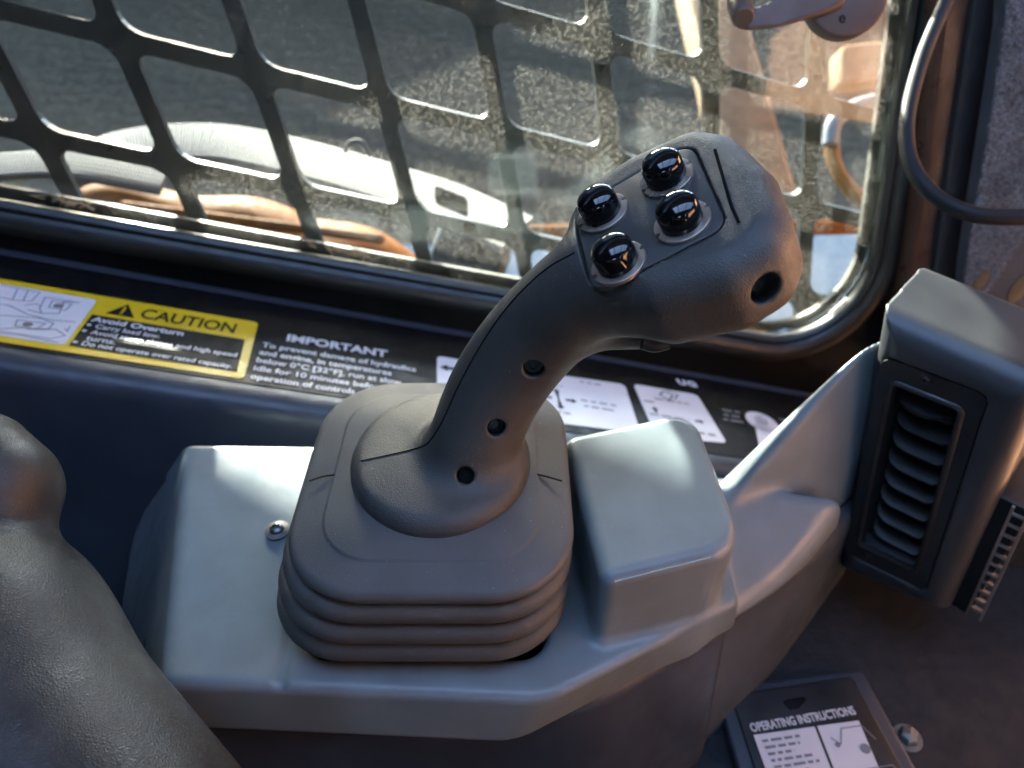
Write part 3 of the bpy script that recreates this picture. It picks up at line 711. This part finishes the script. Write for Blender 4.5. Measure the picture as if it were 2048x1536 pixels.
# thumb wheel over the louvres
tw = []
m_ = (L0[0]+L0[1])/2
for k in range(180):
    t = 2*math.pi*k/180; r = .0165+(.00035 if k % 4 < 2 else 0); tw.append((r*math.cos(t), r*.8*math.sin(t)))
prism('thumb_wheel', tw, (vp(m_[0], m_[1]+.009, -.014), VW, nrm(VN*.95+VH*.30), nrm(np.cross(VW, nrm(VN*.95+VH*.30)))), -.0016, .0016, .0004, M['bezel'], ven)
q = (.0216, .0050); screw('screw', vp(q[0], q[1], .0004), VN, .0019, ven).data.materials[0] = M['bezel']
q = (.026, .1395); screw('screw', vp(q[0], q[1], .0004), VN, .0016, ven).data.materials[0] = M['bezel']
# slotted outlet on the right flank
gr = boxm('side_grille', vp(.0745, .112, -.030), (nrm(VW+.07*VH), VH, VN), (.0085, .046, .018), M['black'], ven, .001)
for k in range(11):
    boxm('rung', vp(.0795+.0005*k, .072+.0078*k, -.0118), (VW, VH, VN), (.0030, .0007, .0012), M['collar'], gr)
for q in (-1, 1): boxm('rail', vp(.0795+q*.0034+.0028, .112, -.0118), (nrm(VH*.06+VW), nrm(VH+.065*VW), VN), (.0007, .045, .0014), M['collar'], gr)

# ================================================================== decals on the ledge
def decal(name, pts, mat, label, h=.0006, cat='decal'):
    o_s, o_t = np.mean([p[0] for p in pts]), np.mean([p[1] for p in pts])
    t = thing(name, label, cat, ledge(o_s, o_t)); prism('sheet', pts, lf, .0002, h, .0001, mat, t, None); return t
strip = round_poly([(-.42, -.006), (.46, -.006), (.46, .096), (-.42, .096)], .004, 4)
stp = decal('black_label_strip', strip, M['decal'], 'long glossy black label strip lying on the ledge below the window', .0005)
# caution label
CA = thing('caution_label', 'yellow bordered caution label on the left end of the ledge', 'label', ledge(-.09, .03))
H1, H2, H3 = .0009, .0012, .0015
ya = round_poly([(-.215, -.003), (0, -.003), (-.004, .0645), (-.215, .0645)], .0035, 5)
print_mesh('border', [shape(ya)], lf, H1, M['yellow'], CA)
print_mesh('text_panel', [shape([(-.0935, .0030), (-.0050, .0030), (-.0078, .0400), (-.0945, .0400)])], lf, H2, M['ink'], CA)
print_mesh('picture_panel', [shape(round_poly([(-.200, .0025), (-.0955, .0025), (-.0975, .0580), (-.200, .0580)], .003, 4))], lf, H2, M['white'], CA)
print_mesh('heading', [fit('CAUTION', -.0705, -.0155, .0455, .0118, .0003)], lf, H2, M['ink'], CA)
tri = [(-.0885, .0440), (-.0725, .0440), (-.0805, .0590)]
print_mesh('warning_triangle', [shape(tri)], lf, H2, M['ink'], CA)
print_mesh('exclamation_mark', [shape(rect(-.0812, .0480, -.0798, .0545)), shape(circ(-.0805, .0463, .0009, 10))], lf, H3, M['yellow'], CA)
tx = [fit('Avoid Overturn', -.0925, -.0420, .0320, .0056, .00022), text_geo('\u2022', .0085, -.0932, .0245, .0002), fit('Carry load low.', -.0880, -.0530, .0250, .0046, .0001),
      text_geo('\u2022', .0085, -.0932, .0175, .0002), fit('Avoid steep slopes and high speed', -.0880, -.0085, .0180, .0046, .0001), text_geo('turns.', .0074, -.0880, .0110, .0001, .9),
      text_geo('\u2022', .0085, -.0932, .0045, .0002), fit('Do not operate over rated capacity.', -.0880, -.0085, .0050, .0046, .0001)]
print_mesh('lettering', tx, lf, H3, M['white'], CA)
dr = []; lw = .0006
def S(*p): dr.append(stroke(list(p), lw))
S((-.158, .044), (-.137, .041), (-.128, .043), (-.128, .055), (-.150, .056)); S((-.137, .041), (-.140, .0545)); S((-.132, .0425), (-.1345, .055))   # open book
S((-.126, .033), (-.118, .0315), (-.110, .0345), (-.113, .049), (-.105, .0505), (-.1235, .0505), (-.121, .036)); S((-.118, .0315), (-.1205, .0355)); S((-.1185, .048), (-.108, .047), (-.1085, .039), (-.1175, .0395), (-.1185, .048))
S((-.150, .0330), (-.136, .0345), (-.124, .0280), (-.110, .0260), (-.099, .0280)); S((-.129, .037), (-.125, .041), (-.122, .040))
S((-.160, .0130), (-.146, .0205), (-.130, .0235), (-.117, .0260), (-.1085, .0230), (-.1085, .0155), (-.118, .0125)); S((-.126, .0205), (-.112, .0215), (-.114, .0140), (-.1245, .0140), (-.126, .0205))
S((-.133, .0065), (-.104, .0065), (-.0985, .0120), (-.105, .0170), (-.123, .0120), (-.133, .0065)); S((-.160, .0070), (-.135, .0040), (-.117, .0055), (-.099, .0040)); S((-.1015, .0195), (-.0990, .0165), (-.1000, .0225))
dr.append(shape(circ(-.1135, .0430, .0028, 12))); dr.append(shape(circ(-.1195, .0175, .0026, 12)))
print_mesh('line_drawing', dr, lf, H3, M['grey_ink'], CA)
# important notice
IM = thing('important_notice', 'white lettered important notice in the middle of the ledge', 'label', ledge(.05, .03))
lines = ['To prevent damage of hydraulics', 'and engine, in temperatures', 'below 0\u00b0C [32\u00b0F], run at slow', 'idle for 10 minutes before', 'operation of controls.']
tx = [fit(t, .0030, x1, .0350-.0092*i, .0055, .00016) for i, (t, x1) in enumerate(zip(lines, (.0990, .0835, .0900, .0800, .0640)))]
print_mesh('lettering', tx, lf, H2, M['white'], IM)
print_mesh('heading', [fit('IMPORTANT', .0160, .0800, .0470, .0085, .0004)], lf, H2, M['white'], IM)
# white control pattern cards
def card(name, pts, label, draw, extra=None):
    t = thing(name, label, 'label', ledge(np.mean([p[0] for p in pts]), np.mean([p[1] for p in pts])))
    prism('card', round_poly(pts, .004, 5), lf, .0006, .0010, .0001, M['white'], t, None)
    for g_ in draw: print_mesh('mark', [g_], lf, .0014, M['ink'], t)
    if extra: print_mesh('small_print', extra, lf, .0014, M['grey_ink'], t)
    return t
def arrow(x, y, L, a, w=.0022):
    c, s = math.cos(a), math.sin(a); q = [(-L*.5, -w/2), (L*.1, -w/2), (L*.1, -w*1.3), (L*.5, 0), (L*.1, w*1.3), (L*.1, w/2), (-L*.5, w/2)]
    return shape([(x+c*p-s*r, y+s*p+c*r) for p, r in q])
card('arrow_card', [(.112, -.004), (.168, -.004), (.166, .060), (.1135, .0605)], 'white card with a bold black arrow, mostly behind the joystick grip', [arrow(.1215, .046, .013, math.pi, .003), arrow(.150, .046, .013, 0, .003), arrow(.1360, .028, .012, -math.pi/2, .003)])
A1, A2, A3, A4 = to_ledge(1262, 853), to_ledge(1248, 770), to_ledge(1050, 735), to_ledge(1085, 838)
d1 = [arrow(.2045, .030, .008, 0), arrow(.187, .030, .008, math.pi), arrow(.1955, .038, .008, math.pi/2), arrow(.1955, .022, .008, -math.pi/2), stroke([(.1955, .026), (.1955, .034)], .0012), stroke([(.188, .056), (.194, .062), (.199, .057), (.194, .050)], .0008)]
pr = [scribble(.212, .240, .031, .0040), scribble(.213, .236, .0245, .0036), scribble(.176, .184, .031, .0040), scribble(.190, .201, .045, .0036), scribble(.188, .203, .012, .0036), scribble(.216, .232, .056, .0034)]
card('pattern_card', [(.168+.004, .0005), (.2485, .0045), (.2525, .0650), (.174, .0610)], 'white card with a cross of arrows beside the right of the grip', d1, pr)
d2 = [stroke([(.278, .058), (.283, .064), (.289, .060), (.284, .052), (.278, .058)], .0010), stroke([(.286, .066), (.294, .062), (.289, .055)], .0009), arrow(.268, .036, .007, math.pi/2), arrow(.300, .030, .007, 0)]
pr = [scribble(.262, .270, .044, .0040), scribble(.272, .300, .050, .0032), scribble(.262, .292, .028, .0036), scribble(.294, .307, .0130, .0050)]
card('narrow_card', [(.259, .004), (.3135, .0085), (.3120, .0680), (.2600, .0680)], 'white card half hidden behind the raised grey box', d2, pr)
# round pictogram label and small print near the vent
RL = thing('round_label', 'pale round pictogram label at the right end of the ledge', 'label', ledge(.356, .035))
print_mesh('disc', [shape(circ(.3565, .0440, .0130)), shape([(.3485, .0400), (.3635, .0340), (.3560, .0040), (.3370, .0040)])], lf, .0010, M['white'], RL)
print_mesh('pictogram', [stroke([(.352, .048), (.357, .050), (.361, .046), (.358, .040), (.352, .041), (.352, .048)], .0010), stroke([(.352, .0445), (.360, .0445)], .0010), stroke([(.356, .050), (.356, .040)], .0010)], lf, .0014, M['grey_ink'], RL)
for x0, x1, y0 in ((.3265, .341, .050), (.3250, .340, .0435), (.3225, .339, .037), (.374, .388, .050)): print_mesh('small_print', [scribble(x0, x1, y0, .0040)], lf, .0012, M['grey_ink'], RL)
OT = thing('orange_label', 'small orange triangular label beside the vent ridge', 'label', ledge(.41, .05))
print_mesh('triangle', [shape([to_ledge(1594, 819), to_ledge(1665, 828), to_ledge(1628, 868)])], lf, .0012, M['orange_ink'], OT)
g = to_ledge(1375, 766)
GL = thing('small_white_mark', 'tiny white letters on the sill under the head of the joystick', 'label', ledge(g[0], g[1]))
for k, ch in enumerate('UG'): print_mesh('letter', [text_geo(ch, .0105, g[0]-.010+.0085*k, g[1]-.006, .0006)], lf, .0012, M['white'], GL)

# ================================================================== pillar, trim, felt, cable, latch
OFF = .024
def wq(x, y, off=OFF): return onp(x, y, W0+WN*off, WN)
def slabq(name, px, off, thick, mat, bev, label=None, cat=None, kind=None):
    o = W0+WN*off
    pts = [(float((wq(x, y, off)-o)@WA), float((wq(x, y, off)-o)@WU)) for x, y in px]
    ob = prism(name, pts, (o, WA, WU, WN), -thick, 0, bev, mat); return tag(ob, label, cat, kind=kind)
slabq('door_pillar', round_poly([(1795, 760), (1800, 640), (1822, 520), (1850, 330), (1872, 130), (1895, -120), (1990, -140), (1950, 0), (1930, 130), (1900, 330), (1868, 560), (1850, 760)], 4, 3), .024, .03, M['bronze'], .004, 'glossy door pillar with a warm reflection in its colour, beside the right window edge', 'pillar')
slabq('pillar_trim', [(1850, 760), (1866, 560), (1899, 330), (1930, 130), (1950, 0), (1985, -140), (2090, -140), (2030, 0), (1990, 200), (1960, 400), (1930, 560), (1935, 760)], .030, .04, M['navy'], .002, 'matte dark navy trim strip between pillar and felt', 'trim')
fq = [(1925, 640), (1932, 540), (1955, 400), (1985, 220), (2010, 60), (2025, -140), (2300, -140), (2300, 640)]
felt = thing('felt_panel', 'grey fuzzy felt lining at the upper right edge', 'felt lining', wq(2000, 300, .05))
of = W0+WN*.05
fpts = [(float((wq(x, y, .05)-of)@WA), float((wq(x, y, .05)-of)@WU)) for x, y in fq]
prism('backing', fpts, (of, WA, WU, WN), -.012, 0, .004, M['felt'], felt)
fv = []; ff = []
mn = np.min(fpts, 0); mx_ = np.max(fpts, 0); poly = fpts
cand = rng.uniform(mn, [mn[0]+.13, mx_[1]], (60000, 2)); keep = s_poly(cand[:, 0], cand[:, 1], poly) < .0006
hol = [((float((wq(x, y, .05)-of)@WA), float((wq(x, y, .05)-of)@WU)), r) for x, y, r in ((1962, 562, .006), (2040, 575, .009))]
for (a, b) in cand[keep][:26000]:
    if any((a-h[0][0])**2+((b-h[0][1])*.6)**2 < h[1]**2 for h in hol): continue
    p = of+WA*a+WU*b; d = nrm(WA*rng.normal(0, .9)+WU*rng.normal(0, .9)+WN*abs(rng.normal(.5, .5))); l = rng.uniform(.0015, .0045); s = nrm(np.cross(d, [rng.normal(), rng.normal(), rng.normal()]))*.00011
    k = len(fv); m = p+d*l*.5+WN*.0004; fv += [p-s, p+s, m+s, m-s, p+d*l+nrm(np.cross(d, s))*l*.3]; ff += [[k, k+1, k+2, k+3], [k+3, k+2, k+4]]
me = bpy.data.meshes.new('fibres'); me.from_pydata([tuple(map(float, v)) for v in fv], [], ff); me.update(); tag(link('fibres', me, M['fibre'], felt), kind='stuff')
for (c, r) in hol:
    prism('clip_hole', [(c[0]+r*math.cos(t)*.9, c[1]+r*1.5*math.sin(t)) for t in np.linspace(0, 2*math.pi, 20, endpoint=False)], (of, WA, WU, WN), -.004, .0006, .0002, M['black'], felt)
cp = spline([dep(1930, -90, .44), dep(1893, 0, .43), dep(1843, 120, .42), dep(1814, 240, .405), dep(1822, 325, .395), (dep(1868, 390, .385)), dep(1945, 428, .375), dep(2050, 434, .37), dep(2150, 425, .37)], 70)
tag(tube('cable', cp, .0042, M['cable'], None, 16), 'dark grey cable hanging in a loop across the right pillar', 'cable')
# window latch at the top edge
lt = thing('window_latch', 'brown metal window latch with a round boss at the top edge', 'latch', dep(1600, 20, .40))
LU, LV, LW = nrm(CX+.05*CD), nrm(-CD+.05*CX-.15*CF), None
LV = nrm(LV-(LV@LU)*LU); LW = np.cross(LU, LV)
dc = dep(1690, -8, .405)
lathe('boss', [(.0225, -.006), (.0228, .002), (.0220, .0035), (.0205, .0040), (.0001, .0042)], (dc, LU, LV, LW), M['latch'], lt, 56)
lathe('pin', [(.0048, .003), (.0048, .0055), (.0038, .0066), (.0001, .0068)], (dc+LV*.0035, LU, LV, LW), M['steel'], lt, 24)
arm = spline([dep(1492, 34, .395), dep(1545, 26, .396), dep(1600, 10, .400), dep(1660, 0, .404)], 20)
def s_arm(x, y, z):
    d = None
    for i, (a, b) in enumerate(zip(arm[:-1:2], arm[2::2])):
        v = s_cone(x, y, z, a, b, .0078, .0078); d = v if d is None else smin(d, v, .002)
    n = LW; w = np.abs((x-dc[0])*n[0]+(y-dc[1])*n[1]+(z-dc[2])*n[2]+.001)-.0085
    return smax(d, w, .002)
mn = np.min(arm, 0)-.012; mx_ = np.max(arm, 0)+.012
sdf_mesh('arm', s_arm, mn, mx_, .0012, M['latch'], lt)
tube('knob', [dep(1478, -8, .405), dep(1480, 10, .40), dep(1486, 34, .392), dep(1487, 37, .391)], [.0066, .0068, .0060, .0052], M['latch'], lt, 24, sm=40)
print_mesh('stamped_letter', [text_geo('e', .0085, -.0040, -.0155, .0002)], (dc, LU, LV, LW), .0043, M['ink'], lt)

# ================================================================== padded armrest in the left foreground
def s_pad(x, y, z):
    a = smin(s_cone(x, y, z, dep(-370, 1260, .275), dep(-112, 1350, .262), .050, .052), s_cone(x, y, z, dep(-112, 1350, .262), dep(235, 1830, .225), .052, .050), .02)
    b = smin(s_cone(x, y, z, dep(-65, 950, .285), dep(-14, 985, .285), .026, .0225), s_cone(x, y, z, dep(-14, 985, .285), dep(-75, 1160, .275), .0225, .024), .008)
    return smin(a, b, .010)
tag(sdf_mesh('armrest_pad', s_pad, (-.32, -.21, -.06), (-.02, .06, .17), .0016, M['pad']), 'black grained vinyl armrest pad in the lower left foreground', 'armrest')

# ================================================================== instruction holder and floor details, lower right
IH = thing('instruction_holder', 'dark plastic holder with a white operating instructions card', 'holder', (.2, -.02, -.135))
hq = [onz(x, y, -.12) for x, y in ((1445, 1380), (1712, 1343), (1880, 1640), (1520, 1640))]
HUx = nrm(hq[1]-hq[0]); HVx = nrm(np.cross(Zv, HUx)); hf = (hq[0], HUx, HVx, Zv)
def huv(x, y):
    q = onz(x, y, -.12)-hq[0]; return (float(q@HUx), float(q@HVx))
prism('tray', round_poly([huv(1432, 1372), huv(1725, 1335), huv(1900, 1650), huv(1510, 1650)], .004, 5), hf, -.018, -.0015, .002, M['lower'], IH)
prism('face', round_poly([huv(1462, 1388), huv(1705, 1352), huv(1870, 1650), huv(1545, 1650)], .003, 5), hf, -.003, .0, .001, M['bezel'], IH)
prism('slot', round_poly([huv(1562, 1402), huv(1622, 1392), huv(1598, 1418), huv(1580, 1420)], .0015, 4), hf, -.001, .0008, .0002, M['ink'], IH)
print_mesh('left_page', [shape([huv(1506, 1472), huv(1628, 1455), huv(1700, 1640), huv(1566, 1640)])], hf, .0012, M['white'], IH)
print_mesh('right_page', [shape([huv(1633, 1454), huv(1716, 1443), huv(1800, 1640), huv(1706, 1640)])], hf, .0012, M['white'], IH)
c0 = huv(1503, 1466); c1_ = huv(1712, 1430); ang = math.atan2(c1_[1]-c0[1], c1_[0]-c0[0]); ln = math.hypot(c1_[0]-c0[0], c1_[1]-c0[1])
v, f = text_geo('OPERATING INSTRUCTIONS', .0066, 0, 0, .0002); sx = ln/max(p[0] for p in v)
v = [(c0[0]+math.cos(ang)*p[0]*sx-math.sin(ang)*p[1], c0[1]+math.sin(ang)*p[0]*sx+math.cos(ang)*p[1]) for p in v]
print_mesh('heading', [(v, f)], hf, .0012, M['white'], IH)
gs = []
for k, w in enumerate((.72, .66, .50, .80, .85, .6)):
    p = np.array(huv(1522+6*k, 1482+13*k)); gs += [scribble(p[0], p[0]+.030*w, p[1]-.002, .0026)]
print_mesh('small_print', gs, hf, .0015, M['grey_ink'], IH)
p0 = np.array(huv(1660, 1478))
print_mesh('line_drawing', [stroke([tuple(p0+np.array(q)) for q in ((0, 0), (.004, -.004), (.008, .004), (.020, .004), (.024, -.004))], .0006), shape(circ(p0[0]+.016, p0[1]-.008, .0028, 12)), stroke([tuple(p0+np.array(q)) for q in ((.006, -.018), (.026, -.018), (.028, -.024), (.010, -.026))], .0006), shape(circ(p0[0]+.002, p0[1]-.004, .0015, 10))], hf, .0015, M['grey_ink'], IH)
bt = onz(1815, 1476, -.13)
BO = thing('floor_bolt', 'small steel bolt head beside the instruction holder', 'bolt', bt)
lathe('head', [(.0055, 0), (.0055, .004), (.0045, .0050), (.0001, .0056)], (bt, Xv, Yv, Zv), M['steel'], BO, 6, None)
lathe('washer', [(.0080, -.002), (.0080, 0.0002), (.0001, .0004)], (bt, Xv, Yv, Zv), M['steel'], BO, 28)
def s_well(x, y, z):
    d = s_planes(x, y, z, [((.2, 0, -.131), (0, 0, 1)), ((.2, .15, -.131), (0, 1, 0)), ((.12, 0, 0), (-1, 0, 0)), ((.42, 0, 0), (1, 0, 0)), ((0, -.25, 0), (0, -1, 0)), ((0, 0, -.158), (0, 0, -1))], .004); return d
tag(sdf_mesh('foot_well', s_well, (.1, -.26, -.162), (.43, .17, -.12), .004, M['floor']), kind='structure')
tag(boxm('floor_sun_blocker', (.35, .100, -.095), (Xv, Yv, Zv), (.165, .006, .068), M['floor']), kind='structure')  # hidden panel, added to keep sun off the lower right floor
